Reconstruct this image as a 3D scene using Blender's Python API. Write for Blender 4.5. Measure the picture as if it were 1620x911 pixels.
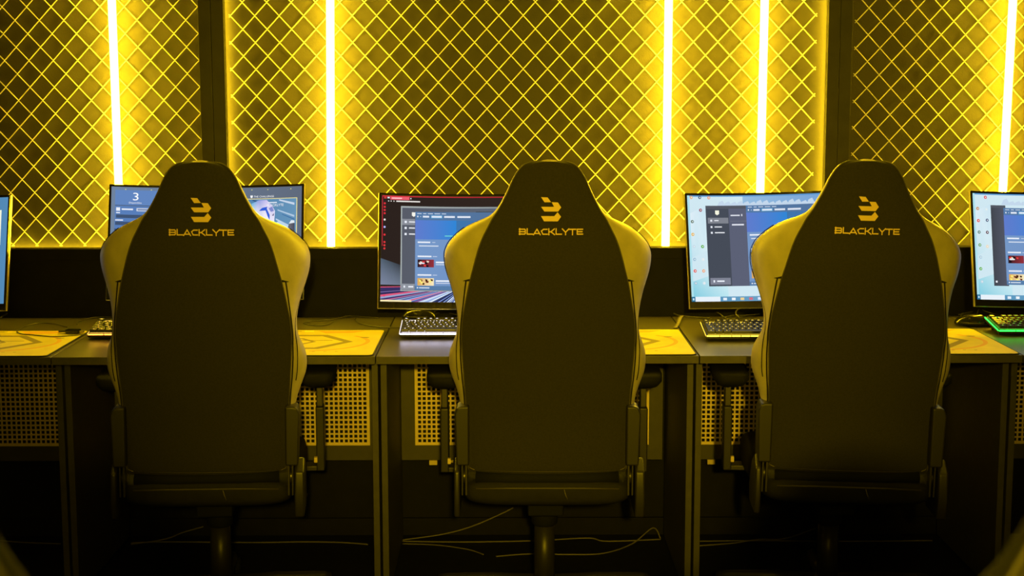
import bpy, bmesh, math, random
from mathutils import Vector, Matrix
random.seed(7)
for o in list(bpy.data.objects): bpy.data.objects.remove(o)
S = bpy.context.scene
COL = S.collection
R = math.radians

# ------------------------------------------------------------------ camera, world, exposure
F_PX = 2362.0
CAM_Z = 1.51
cd = bpy.data.cameras.new('camera'); cam = bpy.data.objects.new('camera', cd); COL.objects.link(cam)
cd.sensor_width = 36; cd.lens = F_PX/1620*36; cd.clip_start = .05; cd.clip_end = 50
M3 = (Matrix.Rotation(-.0029, 3, 'Z') @ Matrix.Rotation(R(90-7.67), 3, 'X') @ Matrix.Rotation(-.0018, 3, 'Z'))
cam.matrix_world = Matrix.Translation((0, 0, CAM_Z)) @ M3.to_4x4()
cd.dof.use_dof = True; cd.dof.focus_distance = 4.2; cd.dof.aperture_fstop = 6.3
S.camera = cam
w = bpy.data.worlds.new('world'); S.world = w; w.use_nodes = True
w.node_tree.nodes['Background'].inputs[0].default_value = (0, 0, 0, 1)
w.node_tree.nodes['Background'].inputs[1].default_value = 0
S.view_settings.view_transform = 'Standard'; S.view_settings.look = 'None'
S.view_settings.gamma = 1; S.view_settings.exposure = 0; S.view_settings.use_curve_mapping = False
LED_RGB = (1, .67, .0125)
LED_WALL = 88.0
FILL_CEIL = 20.0
FILL_REAR = 55.0
FILL_SPOT_W = 720.0
LED_STRIP = 50.0

def ray(px, py):
    return M3 @ Vector(((px-810)/F_PX, -(py-455.5)/F_PX, -1))
def P(px, py, Y):                                   # the point of the plane Y seen at a pixel
    d = ray(px, py); return Vector((0, 0, CAM_Z)) + d*(Y/d.y)
def PZ(px, py, z):                                  # the point of the plane z seen at a pixel
    d = ray(px, py); return Vector((0, 0, CAM_Z)) + d*((z-CAM_Z)/d.z)

# ------------------------------------------------------------------ materials
def lin(c):
    return tuple((v/255/12.92 if v/255 <= .04045 else ((v/255+.055)/1.055)**2.4) for v in c)
def mat(name, col, rough=.6, metal=0, emit=None, strength=0, noise=0, nscale=60, bump=0, bscale=200, coat=0, spec=.5, sheen=0):
    m = bpy.data.materials.new(name); m.use_nodes = True
    nt = m.node_tree; b = nt.nodes['Principled BSDF']
    b.inputs['Base Color'].default_value = (*col, 1); b.inputs['Roughness'].default_value = rough
    b.inputs['Metallic'].default_value = metal; b.inputs['Specular IOR Level'].default_value = spec
    b.inputs['Coat Weight'].default_value = coat; b.inputs['Sheen Weight'].default_value = sheen
    if emit:
        b.inputs['Emission Color'].default_value = (*emit, 1); b.inputs['Emission Strength'].default_value = strength
    if noise or bump:
        tc = nt.nodes.new('ShaderNodeTexCoord')
    if noise:
        n = nt.nodes.new('ShaderNodeTexNoise'); n.inputs['Scale'].default_value = nscale; n.inputs['Detail'].default_value = 4
        nt.links.new(tc.outputs['Object'], n.inputs['Vector'])
        mr = nt.nodes.new('ShaderNodeMapRange'); mr.inputs['To Min'].default_value = 1-noise; mr.inputs['To Max'].default_value = 1+noise
        mr.inputs['From Min'].default_value = .3; mr.inputs['From Max'].default_value = .7
        nt.links.new(n.outputs['Fac'], mr.inputs['Value'])
        vm = nt.nodes.new('ShaderNodeVectorMath'); vm.operation = 'SCALE'; vm.inputs[0].default_value = col
        nt.links.new(mr.outputs[0], vm.inputs['Scale']); nt.links.new(vm.outputs[0], b.inputs['Base Color'])
    if bump:
        n2 = nt.nodes.new('ShaderNodeTexNoise'); n2.inputs['Scale'].default_value = bscale; n2.inputs['Detail'].default_value = 3
        nt.links.new(tc.outputs['Object'], n2.inputs['Vector'])
        bp = nt.nodes.new('ShaderNodeBump'); bp.inputs['Strength'].default_value = bump; bp.inputs['Distance'].default_value = .002
        nt.links.new(n2.outputs['Fac'], bp.inputs['Height']); nt.links.new(bp.outputs[0], b.inputs['Normal'])
    return m
def emat(name, col, strength):
    m = bpy.data.materials.new(name); m.use_nodes = True; nt = m.node_tree; nt.nodes.clear()
    e = nt.nodes.new('ShaderNodeEmission'); e.inputs[0].default_value = (*col, 1); e.inputs[1].default_value = strength
    o = nt.nodes.new('ShaderNodeOutputMaterial'); nt.links.new(e.outputs[0], o.inputs[0]); return m
MT = {
 'wall': mat('textured_wall', (.06, .052, .04), .75, noise=.12, nscale=9, bump=.5, bscale=260),
 'dark_wall': mat('dark_wall', (.05, .045, .04), .85, noise=.1, nscale=4),
 'post': mat('post_board', (.035, .031, .028), .6, noise=.2, nscale=14, bump=.2),
 'panel': mat('black_board', (.0085, .0078, .007), .7, spec=.15, noise=.15, nscale=20, bump=.15),
 'floor': mat('floor', (.009, .0085, .008), .7, spec=.2, noise=.25, nscale=30, bump=.2),
 'ceiling': mat('ceiling', (.05, .045, .04), .9),
 'wire': mat('galvanised_wire', (.85, .82, .76), .42, .35),
 'led': emat('led_wall', LED_RGB, LED_WALL),
 'fillc': emat('fill_ceiling', LED_RGB, FILL_CEIL),
 'fillr': emat('fill_rear', LED_RGB, FILL_REAR),
 'leds': emat('led_strip', LED_RGB, LED_STRIP),
 'cap': mat('cap_plastic', (.3, .3, .3), .5),
 'desktop': mat('desktop', (.07, .064, .056), .32, noise=.15, nscale=6, spec=.75),
 'deskedge': mat('desk_board', (.065, .06, .052), .6, noise=.12, nscale=40),
 'steel': mat('perforated_steel', (.9, .72, .44), .5, .05, noise=.12, nscale=12),
 'frame': mat('dark_frame', (.06, .055, .048), .6, noise=.1, nscale=30),
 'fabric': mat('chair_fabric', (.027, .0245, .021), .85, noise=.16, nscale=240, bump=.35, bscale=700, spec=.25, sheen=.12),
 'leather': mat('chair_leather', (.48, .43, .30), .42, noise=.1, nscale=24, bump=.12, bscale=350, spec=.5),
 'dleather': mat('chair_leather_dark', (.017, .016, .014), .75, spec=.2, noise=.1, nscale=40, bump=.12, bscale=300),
 'piping': mat('piping', (.07, .062, .05), .5),
 'logo': mat('logo_thread', (.8, .58, .3), .55),
 'plastic': mat('black_plastic', (.022, .02, .018), .4, bump=.08, bscale=400),
 'gloss': mat('gloss_plastic', (.012, .012, .012), .12),
 'rubber': mat('rubber', (.010, .010, .010), .8, spec=.15),
 'metal': mat('dark_metal', (.08, .075, .07), .38, .7),
 'silver': mat('silver_metal', (.55, .53, .5), .3, .9),
 'key': mat('keycap', (.025, .024, .024), .4),
 'cable': mat('cable', (.05, .046, .04), .4),
 'cablelight': mat('cable_light', (.16, .145, .12), .5),
 'mat_edge': mat('mat_edge', (.02, .02, .02), .8),
 'mat_y': mat('mat_yellow', (.68, .56, .06), .75, noise=.08, nscale=14, bump=.1, bscale=500),
 'mat_o': mat('mat_orange', (.68, .36, .04), .75),
 'mat_d': mat('mat_olive', (.27, .21, .05), .75),
 'mat_l': mat('mat_pale', (.85, .72, .12), .75),
 'rgb_w': emat('rgb_white', (.75, .72, 1), 9), 'rgb_wb': emat('backlight_white', (.85, .75, .7), 1.6),
 'rgb_gb': emat('backlight_green', (.25, 1, .1), .8), 'rgb_ob': emat('backlight_orange', (1, .6, .1), 1.2), 'rgb_yb': emat('backlight_yellow', (1, .7, .05), 1.3),
 'rgb_g': emat('rgb_green', (.02, 1, .05), 5),
 'rgb_o': emat('rgb_orange', (1, .33, .04), 3.5),
 'rgb_y': emat('rgb_yellow', (1, .72, .05), 3),
 'tag': mat('cream_tag', (.75, .6, .35), .6),
}
sm = bpy.data.materials.new('screen_picture'); sm.use_nodes = True; nt = sm.node_tree; nt.nodes.clear()
a = nt.nodes.new('ShaderNodeAttribute'); a.attribute_name = 'pic'
e = nt.nodes.new('ShaderNodeEmission'); e.inputs[1].default_value = 1.0
o_ = nt.nodes.new('ShaderNodeOutputMaterial')
nt.links.new(a.outputs['Color'], e.inputs[0]); nt.links.new(e.outputs[0], o_.inputs[0])
MT['screen'] = sm
for q_ in ('rgb_wb', 'rgb_gb', 'rgb_ob', 'rgb_yb'): MT[q_].cycles.emission_sampling = 'NONE'

# ------------------------------------------------------------------ mesh builders
class MB:
    def __init__(s): s.v = []; s.f = []; s.mi = []
    def add(s, vs, fs, mi=0):
        k = len(s.v); s.v += [tuple(v) for v in vs]; s.f += [tuple(i+k for i in f) for f in fs]; s.mi += [mi]*len(fs); return s
    def box(s, c, d, rz=0, ry=0, rx=0, mi=0):
        x, y, z = d[0]/2, d[1]/2, d[2]/2
        m = Matrix.Rotation(rz, 3, 'Z') @ Matrix.Rotation(ry, 3, 'Y') @ Matrix.Rotation(rx, 3, 'X')
        vs = [Vector(c)+m@Vector((a*x, b*y, e*z)) for a in (-1, 1) for b in (-1, 1) for e in (-1, 1)]
        return s.add(vs, [(0,1,3,2),(4,6,7,5),(0,4,5,1),(2,3,7,6),(0,2,6,4),(1,5,7,3)], mi)
    def ext(s, x0, x1, y0, y1, z0, z1, mi=0):
        return s.box(((x0+x1)/2, (y0+y1)/2, (z0+z1)/2), (x1-x0, y1-y0, z1-z0), mi=mi)
    def tube(s, pts, r, n=8, closed=False, mi=0, caps=True):
        pts = [Vector(p) for p in pts]; N = len(pts); rs = r if isinstance(r, (list, tuple)) else [r]*N
        k = len(s.v); t0 = None; up = None; vs = []
        for i, p in enumerate(pts):
            a = pts[(i-1) % N] if (closed or i > 0) else pts[i]
            b = pts[(i+1) % N] if (closed or i < N-1) else pts[i]
            t = (b-a).normalized()
            if up is None:
                up = Vector((0, 0, 1)) if abs(t.z) < .9 else Vector((0, 1, 0))
            side = t.cross(up); 
            if side.length < 1e-5: side = t.orthogonal()
            side.normalize(); up = side.cross(t).normalized()
            for j in range(n):
                q = 2*math.pi*j/n
                vs.append(p + (side*math.cos(q)+up*math.sin(q))*rs[i])
        fs = []
        for i in range(N if closed else N-1):
            for j in range(n):
                a = i*n+j; b = i*n+(j+1) % n; c = ((i+1) % N)*n+(j+1) % n; d = ((i+1) % N)*n+j
                fs.append((a, b, c, d))
        if caps and not closed:
            fs.append(tuple(range(n-1, -1, -1))); fs.append(tuple((N-1)*n+j for j in range(n)))
        return s.add(vs, fs, mi)
    def lathe(s, c, prof, n=20, mi=0, axis='Z'):
        vs = []; fs = []
        for (r, z) in prof:
            for j in range(n):
                q = 2*math.pi*j/n; a, b = r*math.cos(q), r*math.sin(q)
                vs.append(Vector(c)+(Vector((a, b, z)) if axis == 'Z' else Vector((z, a, b)) if axis == 'X' else Vector((a, z, b))))
        for i in range(len(prof)-1):
            for j in range(n):
                fs.append((i*n+j, i*n+(j+1) % n, (i+1)*n+(j+1) % n, (i+1)*n+j))
        fs.append(tuple(range(n-1, -1, -1))); fs.append(tuple((len(prof)-1)*n+j for j in range(n)))
        return s.add(vs, fs, mi)
    def build(s, name, m, parent=None, smooth=False, bevel=0, seg=2, sub=0):
        me = bpy.data.meshes.new(name); me.from_pydata(s.v, [], s.f)
        ms = m if isinstance(m, (list, tuple)) else [m]
        for x in ms: me.materials.append(MT[x])
        me.polygons.foreach_set('material_index', s.mi)
        bm = bmesh.new(); bm.from_mesh(me); bmesh.ops.recalc_face_normals(bm, faces=bm.faces); bm.to_mesh(me); bm.free()
        if smooth: me.polygons.foreach_set('use_smooth', [True]*len(me.polygons))
        o = bpy.data.objects.new(name, me); COL.objects.link(o)
        if parent: o.parent = parent
        if bevel:
            b = o.modifiers.new('bevel', 'BEVEL'); b.width = bevel; b.segments = seg; b.limit_method = 'ANGLE'; b.angle_limit = R(40)
            me.polygons.foreach_set('use_smooth', [True]*len(me.polygons)); b.harden_normals = True
        if sub:
            q = o.modifiers.new('sub', 'SUBSURF'); q.levels = sub; q.render_levels = sub
        return o
def tag(o, label=None, cat=None, group=None, kind=None):
    if label: o['label'] = label
    if cat: o['category'] = cat
    if group: o['group'] = group
    if kind: o['kind'] = kind
    return o
def thing(name, label, cat, loc=(0, 0, 0), rz=0, group=None):
    o = bpy.data.objects.new(name, None); COL.objects.link(o); o.empty_display_size = .05
    o.location = loc; o.rotation_euler = (0, 0, rz); return tag(o, label, cat, group)
KIDS = {}
def copy_tree(o, parent=None):
    c = o.copy(); COL.objects.link(c)
    if parent: c.parent = parent
    for ch in [q for q in ALLOBJ() if q.parent == o]: copy_tree(ch, c)
    return c
def ALLOBJ(): return list(bpy.data.objects)
def spline(pts, n=8):                               # Catmull-Rom through points
    pts = [Vector(p) for p in pts]; out = []
    for i in range(len(pts)-1):
        p0 = pts[max(i-1, 0)]; p1 = pts[i]; p2 = pts[i+1]; p3 = pts[min(i+2, len(pts)-1)]
        for k in range(n):
            t = k/n
            out.append(.5*((2*p1)+(-p0+p2)*t+(2*p0-5*p1+4*p2-p3)*t*t+(-p0+3*p1-3*p2+p3)*t**3))
    out.append(pts[-1]); return out
def interp(tab, x):
    if x <= tab[0][0]: return tab[0][1]
    for (a, b), (c, d) in zip(tab, tab[1:]):
        if x <= c: return b+(d-b)*(x-a)/(c-a)
    return tab[-1][1]

# ------------------------------------------------------------------ the room
Y_DESK0, Y_DESK1 = 4.186, 4.925
Y_PAN, Y_MESH, Y_WALL = 4.93, 5.009, 5.015
XL, XR, YB, ZC = -3.2, 3.2, -1.6, 2.75
Z_PAN = P(810, 392.2, Y_PAN).z
tag(MB().ext(XL-.1, XR+.1, Y_WALL, Y_WALL+.1, 0, ZC).build('wall_back', 'wall'), kind='structure')
tag(MB().ext(XL-.1, XL, YB, Y_WALL, 0, ZC).build('wall_left', 'dark_wall'), kind='structure')
tag(MB().ext(XR, XR+.1, YB, Y_WALL, 0, ZC).build('wall_right', 'dark_wall'), kind='structure')
tag(MB().ext(XL-.1, XR+.1, YB-.1, YB, 0, ZC).build('wall_front', 'dark_wall'), kind='structure')
tag(MB().ext(XL-.1, XR+.1, YB-.1, Y_WALL+.1, -.1, 0).build('floor', 'floor'), kind='structure')
tag(MB().ext(XL-.1, XR+.1, YB-.1, Y_WALL+.1, ZC, ZC+.1).build('ceiling', 'ceiling'), kind='structure')
# board along the back of the desks, with the rail on its top edge
tag(MB().ext(XL, XR, Y_PAN, Y_PAN+.05, .06, Z_PAN-.036).build('trim_1', 'panel'), kind='structure')
tag(MB().ext(XL, XR, Y_PAN-.003, Y_PAN+.05, Z_PAN-.036, Z_PAN).build('trim_2', 'panel', bevel=.001), kind='structure')
tag(MB().ext(XL, XR, Y_PAN-.012, Y_PAN+.05, 0, .06).build('baseboard_back', 'panel', bevel=.002), kind='structure')
# the two upright posts, each two boards with a seam
posts = []
for n, (xa, xm, xb) in enumerate(((312.0, 332.0, 352.3), (1311.8, 1331, 1350.4))):
    a, b, c = (P(q, 0, Y_PAN-.004).x for q in (xa, xm, xb))
    m = MB(); m.ext(a, b-.0008, Y_PAN-.004, Y_PAN+.03, Z_PAN, ZC); m.ext(b+.0008, c, Y_PAN-.002, Y_PAN+.03, Z_PAN, ZC); m.ext(a+.016, c-.016, Y_PAN+.03, Y_WALL, Z_PAN, ZC)
    tag(m.build('trim_%d' % (n+3), 'post', bevel=.001), kind='structure'); posts.append((a, c))

# ------------------------------------------------------------------ chain link panels
def fence(x0, x1, kx, kz, label):
    """kx, kz: one knot; wires zigzag upwards, neighbours hook at the knots"""
    PX, PZ_ = .0806, .0875
    m = MB(); z0, z1 = Z_PAN-.015, ZC-.01
    i0 = math.floor((x0-kx)/(PX/2))-1; i1 = math.ceil((x1-kx)/(PX/2))+1
    for i in range(i0, i1):
        xa = kx+i*PX/2; xb = xa+PX/2
        ph = 0 if i % 2 == 0 else 1                 # at z = kz wire is at xa when even
        j0 = math.floor((z0-kz)/(PZ_/2))-1; j1 = math.ceil((z1-kz)/(PZ_/2))+1
        pts = []
        for j in range(j0, j1):
            left = (j+ph) % 2 == 0
            x = xa if left else xb; z = kz+j*PZ_/2
            over = .0014; dx = .0010 if left else -.0010
            for dz, dy in ((-.0045, 0), (0, (-over if left else over)), (.0045, 0)):
                t = abs(dz)/(PZ_/2)
                xx = x + ((xb if left else xa)-x)*t - dx*(0 if dz else 1)
                yy = Y_MESH + dy
                pts.append((xx, yy, z+dz))
        pts = [p for p in pts if z0 <= p[2] <= z1]
        run = []
        for p in pts:
            if x0 <= p[0] <= x1: run.append(p)
            else:
                if len(run) > 1: m.tube(run, .0017, 6)
                run = []
        if len(run) > 1: m.tube(run, .0017, 6)
    o = m.build('wire_mesh', 'wire', smooth=True)
    return tag(o, label, 'wire mesh')
def knot(px, py): 
    p = P(px, py, Y_MESH); return p.x, p.z
fence(XL, posts[0][0]+.001, *knot(65.8, 116.9), 'yellow-lit chain link mesh on the wall left of the left dark post')
fence(posts[0][1]-.001, posts[1][0]+.001, *knot(808.4, 88), 'wide chain link mesh between the two dark wall posts')
fence(posts[1][1]-.001, XR, *knot(1430.4, 76.2), 'yellow-lit chain link mesh on the wall right of the right dark post')

# ------------------------------------------------------------------ LED tubes and strips
def led_tube(px0, px1, py1, label):
    Y = Y_PAN+.019
    top = P(px0, 0, Y); bot = P(px1, py1, Y)
    x_at = lambda z: bot.x+(top.x-bot.x)*(z-bot.z)/(top.z-bot.z)
    t = thing('led_tube', label, 'light', (x_at(Z_PAN), Y, Z_PAN), group='glowing tubes on the wall')
    xo = x_at(Z_PAN); z1 = ZC-.02-Z_PAN
    MB().tube([(0, 0, .004), (x_at(Z_PAN+z1)-xo, 0, z1)], .0135, 12).build('tube', 'led', t, smooth=True)
    MB().lathe((0, 0, 0), [(.011, 0), (.014, .0005), (.014, .004)], 12).build('end_cap', 'cap', t)
    MB().lathe((x_at(Z_PAN+z1)-xo, 0, z1), [(.014, 0), (.014, .016)], 12).build('end_cap', 'cap', t)
led_tube(176.8, 187.7, 293, 'glowing LED tube nearest the left edge, left of the left dark post')
led_tube(522.4, 523.7, 390, 'glowing LED tube just right of the left dark post')
led_tube(1058, 1052.8, 390, 'glowing LED tube right of the middle chair, the left one of the close pair')
led_tube(1209.8, 1202.6, 305, 'glowing LED tube just left of the right dark post, right one of the close pair')
led_tube(1602.5, 1586.2, 305, 'glowing LED tube nearest the right edge, above the rightmost monitor')
def strip(x0, x1, z0, z1, label):
    o = MB().ext(x0, x1, Y_WALL-.022, Y_WALL-.010, z0, z1).build('led_strip', 'leds')
    tag(o, label, 'light', 'thin LED strips behind the posts and the board')
strip(posts[0][1]-.0155, posts[0][1]-.012, Z_PAN+.01, ZC-.02, 'thin LED strip along the right side of the left dark post')
strip(posts[1][0]+.012, posts[1][0]+.0155, Z_PAN+.01, ZC-.02, 'thin LED strip along the left side of the right dark post')
strip(posts[0][1]+.01, posts[1][0]-.01, Z_PAN-.022, Z_PAN-.016, 'thin LED strip hidden behind the top of the board under the wide mesh')
strip(XL+.02, posts[0][0]-.02, Z_PAN-.022, Z_PAN-.016, 'thin LED strip hidden behind the board under the left mesh')
# fill tubes added above the frame to brighten the desk tops
for k, (x, y0, y1) in enumerate(((-1.2, .6, 4.2), (1.2, .6, 4.2))):
    t = thing('ceiling_fill', ['unseen fill tube added over the left half of the room', 'unseen fill tube added over the right half of the room'][k], 'light', (x, y0, ZC))
    MB().tube([(0, 0, -.03), (0, y1-y0, -.03)], .0135, 10).build('tube', 'fillc', t, smooth=True)
    MB().ext(-.012, .012, 0, y1-y0, -.018, 0).build('mounting_rail', 'cap', t)
# unseen fill tubes added on the opposite wall to light the chair backs
for k, x in enumerate((-.2, .3)):
    t = thing('led_tube', 'unseen fill tube added on the wall opposite the desks', 'light', (x, YB+.04, 1.5), group='added fill tubes on the opposite wall')
    MB().tube([(0, 0, .01), (0, 0, 1.0)], .03, 12).build('tube', 'fillr', t, smooth=True)
    MB().lathe((0, 0, 0), [(.031, 0), (.031, .01)], 12).build('end_cap', 'cap', t)

t = thing('fill_spotlight', 'yellow spotlight added out of view behind the camera', 'light', (.1, -1.3, 1.92))  # spot added behind the camera to brighten the middle of the row
MB().lathe((0, 0, 0), [(.055, -.299), (.055, -.27), (.02, -.265), (.02, -.05)], 16, axis='Y').build('mount', 'metal', t, smooth=True)
aim = (Vector((.15, 4.3, 1.15))-Vector((.1, -1.3, 1.92))).normalized(); qa = aim.to_track_quat('-Z', 'Y')
h = MB().lathe((0, 0, 0), [(.035, .1), (.06, .08), (.065, -.06), (.062, -.06), (.05, .0)], 20).build('housing', 'plastic', t); h.rotation_euler = qa.to_euler()
ld = bpy.data.lights.new('fill_lamp', 'SPOT'); ld.energy = FILL_SPOT_W; ld.color = (1, .67, .012); ld.spot_size = R(34); ld.spot_blend = 1; ld.shadow_soft_size = .05
lo = bpy.data.objects.new('fill_lamp', ld); COL.objects.link(lo); lo.parent = t; lo.rotation_euler = qa.to_euler(); lo.location = aim*.08

# ------------------------------------------------------------------ desks
DW = .9225
SEAM0 = PZ(593.9, 565, .75).x                       # seam between the second and the third desk
def perforated(x0, x1, z0, z1, y, pitch, hole):
    m = MB(); nx = int((x1-x0)//pitch); nz = int((z1-z0)//pitch)
    gx = (x1-x0-nx*pitch)/2; gz = (z1-z0-nz*pitch)/2; h = (pitch-hole)/2
    xs = [x0]; zs = [z0]
    for i in range(nx): xs += [x0+gx+i*pitch+h, x0+gx+i*pitch+h+hole]
    for i in range(nz): zs += [z0+gz+i*pitch+h, z0+gz+i*pitch+h+hole]
    xs.append(x1); zs.append(z1); W = len(xs)
    vs = [(x, y, z) for z in zs for x in xs]; fs = []
    for j in range(len(zs)-1):
        for i in range(W-1):
            if i % 2 == 1 and j % 2 == 1: continue
            fs.append((j*W+i, j*W+i+1, (j+1)*W+i+1, (j+1)*W+i))
    return m.add(vs, fs)
def make_desk(label):
    t = thing('desk', label, 'desk', group='gaming desks in the row')
    w = DW-.0025
    MB().ext(.00125, w, 0, Y_DESK1-Y_DESK0, .728, .75).build('desktop', ['desktop'], t, bevel=.0012)
    MB().ext(.00125, w, -.0008, 0.0004, .7285, .7488).build('edge_band', 'deskedge', t)
    for x in (.004, w-.0195):
        MB().ext(x, x+.018, .105, Y_DESK1-Y_DESK0-.04, .012, .7275).build('side_panel', 'deskedge', t, bevel=.0008)
    for x in (.013, w-.0105):
        for y in (.13, Y_DESK1-Y_DESK0-.07):
            MB().lathe((x, y, 0), [(.008, 0), (.009, .004), (.006, .012)], 10).build('foot', 'rubber', t)
    ym = 4.83-Y_DESK0
    x0, x1, z0, z1 = .024, w-.033, .285, .727
    mp = MB()
    b = .045
    mp.ext(x0, x0+b, ym, ym+.012, z0, z1); mp.ext(x1-b, x1, ym, ym+.012, z0, z1)
    mp.ext(x0+b, x1-b, ym, ym+.012, z0, z0+.05); mp.ext(x0+b, x1-b, ym, ym+.012, z1-.03, z1)
    p = mp.build('modesty_panel', 'frame', t)
    q = perforated(x0+b, x1-b, z0+.05, z1-.03, ym+.002, .0158, .0102).build('perforated_sheet', 'steel', p)
    s = q.modifiers.new('solid', 'SOLIDIFY'); s.thickness = .0012
    for x in (.115, .175):
        MB().ext(x, x+(.026 if x < .15 else .02), ym-.004, ym+.01, z0-.016, z0-.001).build('clip', 'tag', p)
    return t
DESK_LABELS = ['desk at the left edge of the picture, only its right end in view',
               'black desk behind the left gaming chair',
               'black desk behind the middle gaming chair',
               'black desk behind the right gaming chair',
               'desk at the right edge of the picture, just its left end in view']
d0 = make_desk(DESK_LABELS[0])
for k in range(5):
    d = d0 if k == 0 else copy_tree(d0)
    d['label'] = DESK_LABELS[k]
    d.location = (SEAM0+(k-2)*DW, Y_DESK0, 0)

# ------------------------------------------------------------------ mouse mats
def make_mat(label):
    t = thing('desk_mat', label, 'mouse mat', group='yellow printed mouse mats')
    W, D, r = .46, .445, .018
    def outline(inset, z):
        pts = []
        for cx, cy, a0 in ((W/2-r, D-r, 0), (-W/2+r, D-r, 90), (-W/2+r, r, 180), (W/2-r, r, 270)):
            for k in range(7):
                q = R(a0+k*15); pts.append((cx+(r-inset)*math.cos(q), cy+(r-inset)*math.sin(q), z))
        return pts
    a, b = outline(0, 0), outline(0, .0035); n = len(a)
    MB().add(a+b, [tuple(range(n-1, -1, -1)), tuple(range(n, 2*n))]+[(i, (i+1) % n, n+(i+1) % n, n+i) for i in range(n)]).build('base', 'mat_edge', t)
    c = outline(.004, .0039); d = outline(.004, .003)
    MB().add(c+d, [tuple(range(n))]+[(i, (i+1) % n, n+(i+1) % n, n+i) for i in range(n)]).build('cloth', 'mat_y', t)
    m = MB()
    def poly(pts, z, mi): m.add([(x, y, z) for x, y in pts], [tuple(range(len(pts)))], mi)
    def ring(outer, inner, z, mi):
        k = len(outer); m.add([(x, y, z) for x, y in outer+inner], [(i, (i+1) % k, k+(i+1) % k, k+i) for i in range(k)], mi)
    def hexa(cx, cy, a, b): return [(cx+a, cy), (cx+a*.45, cy+b), (cx-a*.45, cy+b), (cx-a, cy), (cx-a*.45, cy-b), (cx+a*.45, cy-b)]
    def ell(cx, cy, a, b, q0, q1, n=24): return [(cx+a*math.cos(R(q0+(q1-q0)*k/n)), cy+b*math.sin(R(q0+(q1-q0)*k/n))) for k in range(n+1)]
    def band(cx, cy, a, b, wd, q0, q1, z, mi):
        o_, i_ = ell(cx, cy, a, b, q0, q1), ell(cx, cy, a-wd, b-wd, q0, q1); k = len(o_)
        m.add([(x, y, z) for x, y in o_+i_], [(i, i+1, k+i+1, k+i) for i in range(k-1)], mi)
    cx, cy = -.015, .225
    poly([(.02, .425), (.17, .425), (.13, .385), (.05, .378)], .0041, 1)          # orange patch at the back
    band(cx, cy, .215, .17, .013, -75, 40, .0041, 1)
    band(cx, cy, .185, .20, .01, 95, 160, .0041, 0)
    ring(hexa(cx, cy, .165, .125), hexa(cx, cy, .135, .100), .0042, 0)
    ring(hexa(cx-.03, cy, .085, .062), hexa(cx-.03, cy, .07, .050), .0042, 0)
    poly([(cx+.0, cy+.02), (cx+.1, cy+.02), (cx+.1, cy+.028), (cx+.0, cy+.028)], .0042, 0)
    poly(ell(.178, .30, .014, .009, 0, 360, 16)[:-1], .0042, 0)
    for k in range(9):
        x = -.15+k*.033; poly([(x, .055-.0002*k), (x+.009, .056), (x+.009, .061), (x, .060)], .0042, 0)
    poly([(-.02, .405), (.01, .405), (.005, .432), (-.022, .432)], .0042, 2)
    m.build('print', ['mat_d', 'mat_o', 'mat_l'], t)
    return t
MATS = [(72.5, 564.2, 'yellow mouse mat at the left edge with a thin cable across it'),
        (589.5, 563.9, 'yellow mouse mat to the right of the left gaming chair'),
        (1104.5, 562.5, 'yellow mouse mat to the right of the middle gaming chair'),
        (1617.5, 560.5, 'yellow and orange mouse mat to the right of the right gaming chair')]
m0 = make_mat(MATS[0][2])
for k, (px, py, lab) in enumerate(MATS):
    o = m0 if k == 0 else copy_tree(m0)
    o['label'] = lab
    p = PZ(px, py, .7535)
    o.location = (p.x-.23, max(p.y, Y_DESK0+.003), .7502)
    o.rotation_euler.z = (0, 0, R(.6), R(1.0))[k]*0

# ------------------------------------------------------------------ monitors
SW, SH, RC = .597, .336, 1.5
def curve_pt(u, v, off=0):                           # u 0..1 left-right, v 0..1 top-bottom
    def at(u):
        a = (u-.5)*SW/RC
        return Vector((math.sin(a)*(RC-off), -(1-math.cos(a))*RC - off*math.cos(a), (1-v)*SH))
    k = min(max(int(math.floor(u*24)), 0), 23)       # 24 flat columns, so that layers never cross
    return at(k/24).lerp(at((k+1)/24), u*24-k)
def clip_cols(pts, cols):
    """cut a convex polygon into the 24 columns"""
    out = []
    for k in range(24):
        P_ = list(zip(pts, cols))
        for lim, sg in ((k/24, 1), ((k+1)/24, -1)):
            Q = []
            for i in range(len(P_)):
                (p, c), (q, d) = P_[i], P_[(i+1) % len(P_)]
                ip, iq = (p[0]-lim)*sg >= 0, (q[0]-lim)*sg >= 0
                if ip: Q.append((p, c))
                if ip != iq:
                    t = (lim-p[0])/(q[0]-p[0])
                    Q.append(((lim, p[1]+(q[1]-p[1])*t), tuple(a+(b-a)*t for a, b in zip(c, d))))
            P_ = Q
            if not P_: break
        if len(P_) >= 3: out.append((k, P_))
    return out
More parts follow.
